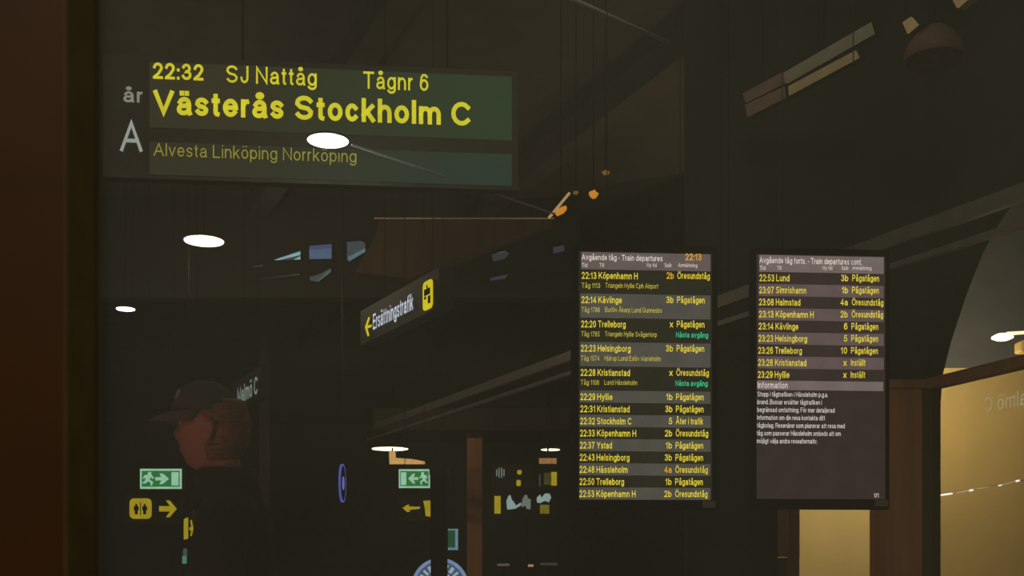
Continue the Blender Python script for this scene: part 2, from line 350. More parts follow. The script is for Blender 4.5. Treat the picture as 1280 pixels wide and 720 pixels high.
# clerestory wall far left, with its small windows
cl = struct(empty('wall_clerestory', (0, 15, 0)))
def cx(px): return (px-640)/F*15
def cz(py): return CH+(700-py)/F*15
box('bulkhead', cx(60), cx(725), 0, .25, cz(372), CZ, mat('bulkhead_dark', rgb(50, 48, 42), .85), cl)
E_blue = em('night_blue_glass', rgb(72, 92, 118)); E_blueb = em('bright_blue_glass', rgb(128, 168, 178)); E_bluec = em('dull_glass', rgb(58, 68, 70)); E_blued = em('faint_glass', rgb(48, 50, 56))
wins = [
 ([(337, 327), (377, 312), (377, 326)], [([(344, 325), (376, 315), (376, 319), (344, 327)], E_blueb), ([(366, 326), (376, 321), (376, 326)], E_blueb)], E_bluec),
 ([(386, 307), (416, 304.5), (416, 325), (386, 325.5)], [([(387, 313), (415, 311), (415, 325), (387, 325)], E_blue)], em('violet_glass', rgb(66, 70, 108))),
 ([(433, 302), (452, 300.5), (458, 304), (458, 316), (436, 329), (433, 326)], [([(435, 322), (457, 311), (457, 316), (437, 328)], em('teal_glass', rgb(82, 108, 116)))], E_bluec),
 ([(386, 346), (400, 342), (415, 334), (415, 341), (398, 354), (387, 352)], [([(397, 352), (414, 337), (414, 342), (399, 353.5)], em('sea_glass', rgb(78, 94, 90)))], E_bluec),
 ([(313, 334), (331, 330), (329, 334), (316, 336)], [], em('pale_glass', rgb(78, 80, 74))),
 ([(312, 350), (376, 341.5), (376, 345), (312, 352)], [], E_bluec),
 ([(613, 318), (632, 313), (638, 317), (632, 325), (616, 329)], [([(620, 316), (631, 313.5), (631, 315), (622, 317)], em('pale_edge', rgb(92, 96, 94)))], E_blued),
 ([(611, 347), (638, 342), (632, 350), (612, 353)], [], E_blued),
 ([(690, 309), (706, 306), (707, 315), (691, 319)], [], em('violet_faint', rgb(52, 50, 66))),
]
for i, (pts, lits, m) in enumerate(wins):
    e = struct(empty('window_%d' % (i+2), (0, 14.985, 0)))
    prism('window_pane', [(cx(a), cz(b)) for a, b in pts], -.004, .01, m, e)
    bm = bmesh.new(); q = [Vector((cx(a), -.01, cz(b))) for a, b in pts]
    for a, b in zip(q, q[1:]+q[:1]): tube_into(bm, a, b, .012, 6)
    bm_obj('window_frame', bm, M_metal, e)
    for lp, lm in lits: prism('bright_pane', [(cx(a), cz(b)) for a, b in lp], -.012, -.004, lm, e)

# wood faced soffit and ceiling beams
def prism_w(name, px, Y, th, m, parent=None):
    bm = bmesh.new(); prism_into(bm, [(P(a, b, Y).x, P(a, b, Y).z) for a, b in px], 0, th)
    o = bm_obj(name, bm, m, parent); o.location.y = Y; return o
sof = empty('wooden_soffit', (P(560, 280, 14).x, 14, P(560, 278, 14).z), 0, 'brown wood-faced soffit hanging below the dark ceiling, above the white-lettered sign', 'soffit')
pl = [(470, 300), (476, 279), (690, 279), (655, 293), (600, 316), (512, 352), (446, 344)]
x0, z0 = sof.location.x, sof.location.z
prism('soffit_panel', [(P(a, b, 14).x-x0, P(a, b, 14).z-z0) for a, b in pl], -.15, .15, M_wood, sof)
tube('edge_glint', (P(470, 278, 14).x-x0, -.17, 0.0), (P(692, 279, 14).x-x0, -.17, 0.0), .012, M_glint, sof, 6)  # pale bar drawn for a thin glint along the edge
for px in (500, 600): tube('hanger', (P(px, 300, 14).x-x0, 0, -.1), (P(px, 300, 14).x-x0, 0, CZ-z0), .02, M_metal, sof, 6)
DA = Vector((-.40, .917, 0)).normalized()
for k, (xx, yy) in enumerate(((9.5, 6), (6.5, 6), (3.5, 6), (.5, 6), (-2.5, 6), (-5.5, 6))):
    b = Vector((xx, yy, 0)); n = Vector((DA.y, -DA.x, 0))*.13; bm = bmesh.new()
    L = 20 if xx < 7 else 8
    q = [b-n, b+n, b+n+DA*L, b-n+DA*L]
    lo = [bm.verts.new((v.x, v.y, CZ-.28)) for v in q]; hi = [bm.verts.new((v.x, v.y, CZ)) for v in q]
    bm.faces.new(lo); bm.faces.new(hi[::-1])
    for i in range(4): bm.faces.new((lo[i], hi[i], hi[(i+1) % 4], lo[(i+1) % 4]))
    struct(bm_obj('trim_%d' % (k+3), bm, M_ceil))

# columns in the far hall
def column(px0, px1, Y, m, label, top=CZ):
    a, b = P(px0, 700, Y), P(px1, 700, Y); c = (a+b)/2; wd = (b-a).x/2
    e = empty('hall_column', (c.x, Y, 0), 0, label, 'column')
    box('shaft', -wd, wd, -wd, wd, .12, top-.1, m, e, .01)
    box('plinth', -wd*1.2, wd*1.2, -wd*1.2, wd*1.2, 0, .12, M_metal, e, .01)
    box('capital', -wd*1.15, wd*1.15, -wd*1.15, wd*1.15, top-.1, top, M_metal, e, .01)
    return e
column(584, 603, 18, M_brownpost, 'brown square column right of the round blue-white sign', 3.4)
column(539, 559, 12, M_black, 'dark square post standing in front of the round blue-white sign', 2.35)
column(656, 660, 19, M_metal, 'thin dark column among the far yellow and white signs', 3.4)
struct(box('wall_gallery', -2.2, 1.3, 17.7, 19.6, 3.4, 3.75, mat('gallery_slab', rgb(84, 76, 60), .8)))
column(325, 336, 20, mat('grey_far_column', rgb(96, 92, 84), .6), 'slim grey column behind the shoulder of the person in a cap', CZ)

# ---------------------------------------------------------------- departure boards
E_band = em('row_grey', rgb(78, 76, 71)); E_dark = em('row_dark', rgb(36, 34, 24)); E_band2 = em('row_mauve', rgb(96, 81, 81)); E_dark2 = em('row_plum', rgb(52, 41, 40))
E_hb = em('header_grey', rgb(102, 90, 87)); E_hb2 = em('header_mauve', rgb(116, 103, 101)); E_scr1 = em('screen_olive', rgb(33, 32, 22)); E_scr2 = em('screen_plum', rgb(49, 39, 37))
M_badge = mat('grey_badge', rgb(150, 128, 118), .5)
def board(px0, px1, Y0, Y1, top, bot, scr_bot, bezel, name, label, E_scr, E_b, E_d, E_h, badge):
    pn = Plane(px0, Y0, px1, Y1)
    e = pn.empty(name, label, 'departure board', 'departure screens')
    L, R, T, B = bezel
    pn.quad('housing', L, R, T, B, M_black, e, 0.004, .09)
    pn.quad('screen', px0-2, px1+2, top-1, scr_bot, E_scr, e, -.0005, .004)
    pn.quad('badge', *badge, M_badge, e, -.004, .004)
    x, z = pn.hit((px0+px1)/2, T)
    bm = bmesh.new()
    for dx in (-.2, .2): tube_into(bm, (x+dx, .05, z-.2), (x+dx, .05, CZ), .003, 6)
    bm_obj('hanger_rods', bm, M_metal, e, True)
    return pn, e
def row(pn, e, px0, px1, y0, y1, E):
    return pn.quad('row', px0, px1, y0, y1, E, e, -.0025, -.0005)
LY = -.004
def put(pn, par, s, u0, base, cap, m, width=None, cond=.60, name='lettering', px0=0, bold=0.007):
    x0, z0 = pn.hit(px0+u0, base); _, z1 = pn.hit(px0+u0, base-cap)
    if width: x1, _ = pn.hit(px0+u0+width, base); return lettering(s, x0, z0, z1-z0, m, par, width=x1-x0, y=LY, name=name, bold=bold)
    return lettering(s, x0, z0, z1-z0, m, par, cond=cond, y=LY, name=name, bold=bold)

pn, e = board(725.5, 888, 6.0, 6.05, 315, 624, 624.5, (716, 897, 305, 637), 'departure_board',
    'tall screen listing train departures with clock 22:13, left of the two', E_scr1, E_band, E_dark, E_hb, (878, 894.5, 626, 634.5))
X = 725.5
h = row(pn, e, 726.5, 888, 315, 336.5, E_hb); h.name = 'header'
put(pn, h, 'Avgående tåg - Train departures', 1.5, 325, 7.3, E_head, 101, name='title', px0=X)
put(pn, h, '22:13', 131, 325.5, 8.5, E_ora, 20, name='clock', px0=X)
for s, u, wd in (('Tid', 1.5, 7), ('Till', 23.5, 6), ('Ny tid', 83, 12), ('Spår', 105, 9), ('Anmärkning', 122, 24)):
    put(pn, h, s, u, 334, 5, E_head2, wd, name='column_heading', px0=X)
WID = {'Köpenhamn H': 49, 'Kävlinge': 29.5, 'Trelleborg': 34.5, 'Helsingborg': 41, 'Kristianstad': 40.5, 'Hyllie': 19, 'Stockholm C': 43, 'Ystad': 19, 'Hässleholm': 39,
       'Öresundståg': 40.5, 'Pågatågen': 34.5, 'Åter i trafik': 34, 'Lund': 17, 'Simrishamn': 39, 'Halmstad': 31.5, 'Inställt': 18.5}
rows1 = [('22:13', 'Köpenhamn H', '2b', 'Öresundståg', 'Tåg 1113', 'Triangeln Hyllie Cph Airport', 66, 0),
 ('22:14', 'Kävlinge', '3b', 'Pågatågen', 'Tåg 1786', 'Burlöv Åkarp Lund Gunnesbo', 71, 0),
 ('22:20', 'Trelleborg', 'x', 'Pågatågen', 'Tåg 1785', 'Triangeln Hyllie Svågertorp', 65, 1),
 ('22:23', 'Helsingborg', '3b', 'Pågatågen', 'Tåg 1574', 'Hjärup Lund Eslöv Marieholm', 70, 0),
 ('22:28', 'Kristianstad', 'x', 'Öresundståg', 'Tåg 1106', 'Lund Hässleholm', 41, 1),
 ('22:29', 'Hyllie', '1b', 'Pågatågen'), ('22:31', 'Kristianstad', '3b', 'Pågatågen'), ('22:32', 'Stockholm C', '5', 'Åter i trafik'),
 ('22:33', 'Köpenhamn H', '2b', 'Öresundståg'), ('22:37', 'Ystad', '1b', 'Pågatågen'), ('22:43', 'Helsingborg', '3b', 'Pågatågen'),
 ('22:48', 'Hässleholm', '4a', 'Öresundståg'), ('22:50', 'Trelleborg', '1b', 'Pågatågen'), ('22:53', 'Köpenhamn H', '2b', 'Öresundståg')]
y = 336.5
TW = {'2b': 9, '3b': 9, '4a': 9.5, '1b': 8, 'x': 4.5, '5': 4.5, '6': 4.5, '10': 8}
def fill(pn, rb, X, r, base, xl, xt, xr, sc=1.0):
    put(pn, rb, r[0], xl, base, 8.6, E_yel, 18.4, name='time', px0=X)
    put(pn, rb, r[1], xl+21, base, 8.4, E_yel, WID[r[1]]*sc, name='destination', px0=X)
    put(pn, rb, r[2], xt+(9-TW[r[2]]), base, 8.2, E_ora if r[2] in ('2b', '4a') and r[0] in ('22:13', '22:48') else E_yel, TW[r[2]], name='track_number', px0=X)
    put(pn, rb, r[3], xr, base, 8.2, E_yel, WID[r[3]]*sc, name='remark', px0=X)
for i, r in enumerate(rows1):
    hgt = 30.3 if len(r) > 4 else 15.15
    rb = row(pn, e, 725.5-1.5*(y-336)/290, 888, y, y+hgt, E_band if i % 2 else E_dark)
    base = y+12.2; sh = -3.0*(y-336)/290
    fill(pn, rb, X+sh, r, base, 1.5, 107.5, 121)
    if len(r) > 4:
        put(pn, rb, r[4], 1.5, base+11.2, 6.2, E_yel2, 23, name='train_number', px0=X+sh, bold=-.006)
        put(pn, rb, r[5], 31, base+11.2, 6.2, E_yel2, r[6], name='via_stations', px0=X+sh, bold=-.006)
        if r[7]: put(pn, rb, 'Nästa avgång', 120, base+12.6, 6.8, E_teal, 40, name='notice', px0=X+sh)
    y += hgt

pn, e = board(948, 1104.5, 6.1, 6.15, 318.5, 636, 623.5, (942, 1112, 309, 636), 'departure_board',
    'tall screen continuing the departures, with white information text, right of the two', E_scr2, E_band2, E_dark2, E_hb2, (1094, 1110, 624.5, 633))
X = 948
h = row(pn, e, 949, 1104.5, 318.7, 339.7, E_hb2); h.name = 'header'
put(pn, h, 'Avgående tåg forts. - Train departures cont.', 1, 329, 7.5, E_head, 128, name='title', px0=X)
for s, u, wd in (('Tid', 1.5, 7), ('Till', 23, 5.5), ('Ny tid', 80, 12), ('Spår', 103.5, 9), ('Anmärkning', 117, 24)):
    put(pn, h, s, u, 337.5, 5, E_head2, wd, name='column_heading', px0=X)
rows2 = [('22:53', 'Lund', '3b', 'Pågatågen'), ('23:07', 'Simrishamn', '1b', 'Pågatågen'), ('23:08', 'Halmstad', '4a', 'Öresundståg'), ('23:13', 'Köpenhamn H', '2b', 'Öresundståg'),
 ('23:14', 'Kävlinge', '6', 'Pågatågen'), ('23:23', 'Helsingborg', '5', 'Pågatågen'), ('23:26', 'Trelleborg', '10', 'Pågatågen'), ('23:28', 'Kristianstad', 'x', 'Inställt'), ('23:29', 'Hyllie', 'x', 'Inställt')]
y = 339.7
for i, r in enumerate(rows2):
    sh = -2.2*(y-340)/136
    rb = row(pn, e, 948.5+sh*.6, 1104.5, y, y+15.1, E_band2 if i % 2 else E_dark2)
    fill(pn, rb, X+sh, r, y+12, 1, 103, 117, .97); y += 15.1
rb = row(pn, e, 946.5, 1104, y, y+11.6, E_hb2); rb.name = 'information_heading'
put(pn, rb, 'Information', -1.2, y+9.6, 8, E_head, 37.5, name='title', px0=X)
info = [('Stopp i tågtrafiken i Hässleholm p.g.a.', 88), ('brand. Bussar ersätter tågtrafiken i', 80.5), ('begränsad omfattning. För mer detaljerad', 96.5), ('information om din resa kontakta ditt', 84.5),
        ('tågbolag. Resenärer som planerar att resa med', 109.5), ('tåg som passerar Hässleholm ombeds att om', 104.5), ('möjligt välja andra resealternativ.', 75.5)]
for i, (s, wd) in enumerate(info): put(pn, e, s, -1.4-.12*i, 495.6+9.75*i, 6, E_info, wd, name='information_line', px0=X, bold=0)
put(pn, e, '1/1', 144, 622, 5.5, E_info, 6, name='page_number', px0=X)

# ---------------------------------------------------------------- platform sign above
pn = Plane(190, 4.5, 640, 4.64)
e = pn.empty('platform_display', 'wide hanging platform display with yellow lettering, Västerås Stockholm C', 'display')
x0, zt_ = pn.hit(128, 66); x1, _ = pn.hit(648, 66); zb_ = pn.hit(190, 222)[1]
box('housing', x0, x1, .012, .07, zb_, zt_, mat('display_housing', rgb(84, 78, 66), .6), e)
def sq(name, pl, pr, yt, yb, m):   # rectangle given by its left-edge heights
    a, zt = pn.hit(pl, yt); _, zb = pn.hit(pl, yb); b, _ = pn.hit(pr, yt)
    return box(name, a, b, 0, .012, zb, zt, m, e)
g1 = em('lcd_green_upper', rgb(47, 45, 31), 1, rgb(36, 56, 36), 0, .35, 1.35)
g2 = em('lcd_green_lower', rgb(45, 44, 31), 1, rgb(34, 52, 42), 0, .35, 1.3)
sq('upper_screen', 187, 640, 77, 158, g1)
sq('lower_screen', 187, 640, 177, 217, g2)
for s, a, b, base, top, m, bd, nm in (('22:32', 191, 254.5, 98.7, 78.2, E_led, .018, 'time'), ('SJ Nattåg', 283, 396, 103.5, 81.8, E_led, .004, 'train_name'), ('Tågnr 6', 454, 535.5, 111, 89.5, E_led, .004, 'train_number'),
    ('Västerås Stockholm C', 191, 588.5, 143, 112.5, E_led, .025, 'destination'), ('Alvesta Linköping Norrköping', 192, 445.5, 195, 178.8, E_led2, -.010, 'via_stations')):
    pn.text(s, a, b, base, top, m, e, y=-.003, bold=bd, name=nm)
pn.text('år', 153.5, 178, 126.5, 108, E_print, e, y=.008, bold=.01)  # unlit printed letters, their brightness given as emission
pn.text('A', 149, 178, 188, 150, em('glowing_letter', rgb(150, 158, 152)), e, y=.008)  # same unlit print, set glowing
for px in (300, 560):
    a, z = pn.hit(px, 60); tube('hanger_rod', (a, .08, zt_-.01), (a, .08, CZ), .004, M_black, e, 8)
# small lamp bracketed on the front of the display
lp = P(410, 176, 4.25)
e = empty('spot_lamp', lp, 0, 'small bright white lamp in front of the platform display', 'lamp')
lathe('lamp_lens', [(0, 0), (.078, 0), (.074, -.002), (0, -.006)], E_lampw, e)
lathe('lamp_body', [(0, .03), (.03, .028), (.080, .006), (.080, .0), (.078, .0)], M_metal, e)
tube('bracket', (0, .02, .02), (0, .32, .07), .004, M_metal, e, 8)
light('spot_lamp_light', 'POINT', lp+Vector((0, 0, -.08)), 1.0, COOL, .04)

# pale bars built for streaks of glint
r = tube('glint_streak', P(440, 181, 4.2), P(692, 267, 5.2), .0045, M_glint, None, 8)
tag(r, 'thin pale streak of glint slanting down from the bright white lamp to the orange glints', 'glint')
r = tube('glint_streak', P(700, -8, 6.0), P(842, 56, 7.2), .012, M_glint, None, 8)
tag(r, 'thicker pale streak of glint slanting across the dark ceiling at the top edge', 'glint')

# ---------------------------------------------------------------- ceiling lamps
def disc_lamp(px, py, Y, r, m, label, energy, col, body=M_metal):
    p = P(px, py, Y); e = empty('ceiling_lamp', p, 0, label, 'lamp')
    lathe('lens', [(0, 0), (r, 0), (r*.98, -.01), (0, -.02)], m, e)
    lathe('rim', [(0, .05), (r*.6, .05), (r*1.08, .012), (r*1.08, 0), (r, 0)], body, e)
    tube('stem', (0, 0, .05), (0, 0, CZ-p.z), .005, M_black, e, 8)
    if energy: light('ceiling_lamp_light', 'POINT', p+Vector((0, 0, -.25)), energy, col, .12)
disc_lamp(255, 301, 12.4, .215, E_lampy, 'round warm ceiling lamp at left, glowing yellow-white', 45, WARM)
disc_lamp(157, 386, 14.2, .115, E_lampw, 'small cold white ceiling lamp at far left', 3, COOL)
disc_lamp(487.5, 561, 32, .52, E_lampy, 'wide warm lamp far back above the mirrored exit sign', 40, WARM)
disc_lamp(688, 562, 32, .27, E_lampy, 'warm lamp far back beside the left departure screen', 20, WARM)
# glowing L shape and bar standing for reflected ceiling light
e = empty('reflected_patch', P(490, 580, 31.5), 0, 'L-shaped amber reflection of ceiling light under the wide warm lamp', 'lamp')
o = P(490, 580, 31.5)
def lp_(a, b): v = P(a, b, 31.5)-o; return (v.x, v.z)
prism('glow_face', [lp_(486.5, 564), (lp_(494, 564)), lp_(494.5, 572.5), lp_(515, 574), lp_(531, 577), lp_(531, 580), lp_(487, 580)], -.05, .05, E_cream, e)
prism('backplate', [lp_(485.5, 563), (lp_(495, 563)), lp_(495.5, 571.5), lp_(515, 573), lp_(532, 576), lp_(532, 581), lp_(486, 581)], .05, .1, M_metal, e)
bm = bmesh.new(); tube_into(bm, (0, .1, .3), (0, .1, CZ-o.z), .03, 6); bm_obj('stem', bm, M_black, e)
e = empty('reflected_bar', P(685, 576, 31.5), 0, 'short amber bar of reflected light beside the left departure screen', 'lamp')
box('glow_face', -.25, .24, -.05, .05, -.08, .07, em('amber_bar', rgb(150, 108, 64)), e)
box('backplate', -.27, .26, .05, .1, -.1, .09, M_metal, e)
tube('stem', (0, .08, .08), (0, .08, CZ-P(685, 576, 31.5).z), .03, M_metal, e, 6)

# room lamp behind the glazed side
p = P(1253, 422, 9.6)
e = empty('room_lamp', p, 0, 'yellow lamp on a horizontal arm behind the arched glazing', 'lamp')
lathe('bulb', [(0, .035), (.05, .03), (.088, .01), (.088, -.005), (.05, -.022), (0, -.027)], E_lampy, e)
tube('arm', (.05, .02, .04), (1.3, .02, .10), .014, E_lampo, e, 8)
box('shade', .14, .34, -.05, .10, -.13, -.03, em('amber_reflection', rgb(150, 122, 66)), e, .02)  # glowing block put in for the lamp's reflection
tube('stem', (1.2, .02, .09), (1.2, .02, CZ-p.z), .015, M_metal, e, 8)
light('room_lamp_light', 'POINT', p+Vector((0, .1, -.25)), 9, AMB, .08)

# two strip lights high on the right, broken by a dark beam
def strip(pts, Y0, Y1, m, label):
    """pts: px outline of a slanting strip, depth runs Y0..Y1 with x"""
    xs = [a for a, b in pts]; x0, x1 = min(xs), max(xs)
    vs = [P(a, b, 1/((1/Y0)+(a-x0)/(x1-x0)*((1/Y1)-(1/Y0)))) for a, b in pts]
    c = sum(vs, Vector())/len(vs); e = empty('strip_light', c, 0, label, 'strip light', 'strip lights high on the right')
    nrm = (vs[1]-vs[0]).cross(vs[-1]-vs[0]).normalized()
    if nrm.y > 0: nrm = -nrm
    for nm, d0, d1, mm, g in (('glow_face', 0, -.01, m, 1.0), ('housing', -.012, -.06, M_metal, 1.02)):
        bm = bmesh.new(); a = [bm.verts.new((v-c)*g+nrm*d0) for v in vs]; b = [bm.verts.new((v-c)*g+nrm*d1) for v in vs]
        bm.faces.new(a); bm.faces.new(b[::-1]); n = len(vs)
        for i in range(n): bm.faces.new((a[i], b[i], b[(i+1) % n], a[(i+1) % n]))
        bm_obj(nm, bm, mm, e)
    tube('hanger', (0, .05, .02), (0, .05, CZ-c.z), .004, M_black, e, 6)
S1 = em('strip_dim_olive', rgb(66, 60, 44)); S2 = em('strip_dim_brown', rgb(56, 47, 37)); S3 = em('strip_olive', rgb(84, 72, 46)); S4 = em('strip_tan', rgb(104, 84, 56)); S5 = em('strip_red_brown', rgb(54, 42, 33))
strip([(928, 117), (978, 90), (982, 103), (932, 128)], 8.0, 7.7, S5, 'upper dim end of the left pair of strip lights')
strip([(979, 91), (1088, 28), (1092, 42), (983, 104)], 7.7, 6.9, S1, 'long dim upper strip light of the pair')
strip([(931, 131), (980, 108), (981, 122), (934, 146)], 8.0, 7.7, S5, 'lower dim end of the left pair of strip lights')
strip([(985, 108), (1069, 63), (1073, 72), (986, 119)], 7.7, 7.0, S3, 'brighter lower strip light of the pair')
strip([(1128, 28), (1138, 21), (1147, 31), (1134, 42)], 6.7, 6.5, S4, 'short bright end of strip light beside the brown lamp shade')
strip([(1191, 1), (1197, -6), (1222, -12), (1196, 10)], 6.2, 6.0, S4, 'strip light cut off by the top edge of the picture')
p = P(1168, 66, 6.6)
e = empty('pendant_lamp', p, 0, 'unlit brown dome pendant lamp beside the strip lights', 'lamp')
sh = lathe('lamp_shade', [(.03, .16), (.06, .15), (.12, .10), (.165, .03), (.175, -.04), (.17, -.045), (.155, .02), (.10, .09), (.03, .14)], M_shade, e)
lathe('bulb', [(0, .10), (.03, .08), (.045, .02), (.03, -.02), (0, -.035)], mat('unlit_bulb', rgb(140, 130, 115), .3), e)
tube('cord', (0, 0, .15), (0, 0, CZ-p.z), .006, M_black, e, 6)

# orange glints, built as glowing globes on cords
E_or1 = em('amber_glow', rgb(196, 128, 40)); E_or2 = em('dull_amber', rgb(110, 74, 30)); E_or3 = em('pale_amber', rgb(170, 138, 92))
def amber(px, py, Y, rx, rz, m, label, tilt=0, streak=None):
    p = P(px, py, Y); e = empty('amber_glint', p, 0, label, 'amber glint', 'orange glints under the ceiling')
    bm = bmesh.new(); bmesh.ops.create_icosphere(bm, subdivisions=2, radius=1)
    for v in bm.verts:
        k = 1+random.uniform(-.18, .18); v.co = Vector((v.co.x*rx*k, v.co.y*rx*k, v.co.z*rz*k))
        v.co.z += v.co.x*tilt
    bm_obj('glint_body', bm, m, e)
    lathe('cap', [(0, rz+.03), (rx*.4, rz+.02), (rx*.5, rz-.01), (0, rz-.02)], M_metal, e)
    tube('cord', (0, 0, rz), (0, 0, CZ-p.z), .004, M_black, e, 6)
    if streak: tube('glint_bar', Vector((streak[0], -.02, streak[1])), Vector((streak[2], -.02, streak[3])), .008, E_or3, e, 6)
amber(701, 264, 6.5, .034, .02, E_or1, 'lowest orange glint, drawn out and slanting', .55, (-.07, -.045, .05, .10))
amber(742, 243, 6.6, .028, .024, E_or1, 'brightest round orange glint')
amber(720, 241, 6.7, .017, .012, E_or2, 'small dull orange glint left of the brightest one')
amber(757, 216, 6.6, .022, .014, E_or2, 'topmost orange glint, small and dull')

# reflected rails, built as long slanting bars overhead
def rail(name, pa, ya, pb, yb, wpx_half, label, m):
    a, b = P(*pa, ya), P(*pb, yb); bm = bmesh.new(); d = (b-a).normalized(); n = Vector((d.y, -d.x, 0))*.02
    hh = wpx_half
    q = [(a-n, a+n), (b-n, b+n)]
    vs = [[bm.verts.new(v+Vector((0, 0, s*hh))) for s in (-1, 1)] for pr in q for v in pr]
    for i, j in ((0, 1), (2, 3), (0, 2), (1, 3)): bm.faces.new((vs[i][0], vs[i][1], vs[j][1], vs[j][0]))
    bm.faces.new((vs[0][0], vs[1][0], vs[3][0], vs[2][0])); bm.faces.new((vs[0][1], vs[1][1], vs[3][1], vs[2][1]))
    e = empty(name, a, 0, label, 'rail', 'slanting reflected rails')
    for v in bm.verts: v.co -= a
    bm_obj('rail_bar', bm, m, e)
    for t in (.25, .8):
        c = (b-a)*t; tube('hanger', c, (c.x, c.y, CZ-a.z), .004, M_black, e, 6)
rail('reflected_rail', (1330, 222), 5.6, (470, 533), 16.0, .045, 'broad grey reflected rail, the upper of two slanting behind the screens', M_rail)
rail('reflected_rail', (1330, 263), 5.6, (460, 550), 16.3, .018, 'narrow grey reflected rail, the lower of two slanting behind the screens', M_rail)

# ---------------------------------------------------------------- hanging signs
def hang(pn, e, pxs, top, th=.04):
    for px in pxs:
        a, z = pn.hit(px, top); tube('hanger_rod', (a, th, z), (a, th, CZ), .003, M_black, e, 6)
def arrow_pts(cx_, cy_, w_, h_, d=1, t=.16):
    """arrow outline in px, pointing right for d=1"""
    q = [(-.5, -t), (.12, -t), (-.12, -.5), (.10, -.5), (.5, 0), (.10, .5), (-.12, .5), (.12, t), (-.5, t)]
    return [(cx_+d*a*w_, cy_+b*h_) for a, b in q]
# replacement traffic sign, seen steeply from the side
pn = Plane(466, 9.0, 516, 8.27)
e = pn.empty('direction_sign', 'long dark sign with white word Ersättningstrafik and yellow pictogram, seen at a slant', 'sign')
a, z0 = pn.hit(450, 434); b, _ = pn.hit(548, 434); zt_ = pn.hit(466, 380)[1]; z0 = pn.hit(466, 424)[1]
box('sign_box', a, b, .004, .12, z0, zt_, M_sign, e)
pn.text('Ersättningstrafik', 466.5, 516.5, 412.3, 393, E_white, e, bold=.006)
bx0, zb = pn.hit(529, 389.5); bx1, _ = pn.hit(540.5, 389); _, zt2 = pn.hit(529, 354)
yb = prism('pictogram_panel', round_pts(bx0, bx1, zb, zt2, .035), -.004, .004, E_signyel, e)
cxm = (bx0+bx1)/2; hh = zt2-zb; wdt = bx1-bx0
bm = bmesh.new()
box_into(bm, cxm-.30*wdt, cxm+.30*wdt, -.008, -.004, zb+.50*hh, zb+.72*hh)
box_into(bm, cxm-.05*wdt, cxm+.05*wdt, -.008, -.004, zb+.74*hh, zb+.84*hh)
box_into(bm, cxm-.30*wdt, cxm-.12*wdt, -.008, -.004, zb+.38*hh, zb+.47*hh)
box_into(bm, cxm+.12*wdt, cxm+.34*wdt, -.008, -.004, zb+.18*hh, zb+.44*hh)
bm_obj('pictogram', bm, M_black, yb)
pn.poly('arrow', [(456.5, 409), (461, 396), (462.4, 397.5), (459.2, 407.2), (464.5, 405.6), (464.5, 408.6), (459.2, 410.6), (461.5, 419), (460, 420.5)], E_signyel, e)
hang(pn, e, (475, 535), 376)
# Malmö C sign, slanting
pn = Plane(296, 11.5, 322, 10.7)
e = pn.empty('station_name_sign', 'dark station name sign with pale letters Malmö C, seen at a slant behind the cap', 'sign')
a, _ = pn.hit(290, 500); b, _ = pn.hit(326, 500); z0 = pn.hit(296, 512)[1]; z1 = pn.hit(296, 476)[1]
box('sign_box', a, b, .004, .1, z0, z1, M_sign, e)
pn.text('Malmö C', 297, 322, 506, 485, E_grey, e, bold=.01)
hang(pn, e, (300, 318), 478)
# reflection of lettering, built as mirrored glowing letters on the glazed side
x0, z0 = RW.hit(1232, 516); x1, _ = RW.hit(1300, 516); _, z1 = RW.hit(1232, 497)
o = lettering('Malmö C', x0, z0, z1-z0, em('faint_reflected_lettering', rgb(152, 140, 108)), side, width=x1-x0, y=-.012, mirror=True, name='reflected_lettering')

# exit signs
def exit_sign(x0, x1, y0, y1, Y, flip, label):
    pn = Plane(x0, Y, x1, Y); e = pn.empty('exit_sign', label, 'exit sign', 'green exit signs')
    pn.quad('sign_box', x0-1, x1+1, y0-1, y1+1, M_metal, e, .006, .07)
    pn.quad('border', x0, x1, y0, y1, E_tint, e, 0, .006)
    W, H = x1-x0, y1-y0
    pn.quad('green_field', x0+.045*W, x1-.045*W, y0+.10*H, y1-.10*H, E_green, e, -.003, 0)
    f = (lambda t: x0+t*W) if not flip else (lambda t: x1-t*W); g = lambda t: y0+t*H
    def pp(n, q): pn.poly(n, [(f(a), g(b)) for a, b in (q if not flip else q[::-1])], E_tint, e, -.006, -.003)
    pp('door_symbol', [(.76, .17), (.93, .17), (.93, .84), (.76, .84)])
    pp('arrow', [(.37, .42), (.52, .42), (.47, .24), (.55, .24), (.70, .5), (.55, .76), (.47, .76), (.52, .58), (.37, .58)])
    pp('running_figure', [(.20, .16), (.27, .16), (.28, .30), (.34, .46), (.31, .50), (.25, .42), (.24, .56), (.32, .66), (.29, .84), (.26, .84), (.26, .70), (.19, .62), (.15, .72), (.07, .74), (.07, .66), (.12, .64), (.14, .42), (.09, .50), (.07, .46), (.12, .32), (.19, .30)])
    hang(pn, e, (x0+W*.2, x1-W*.2), y0, .035)
exit_sign(175, 227, 586, 611, 11, False, 'green exit sign with arrow pointing right, at left above the lift sign')
exit_sign(498.5, 537.5, 586.5, 610, 13, True, 'green exit sign with its door at the left, under the L-shaped amber reflection')

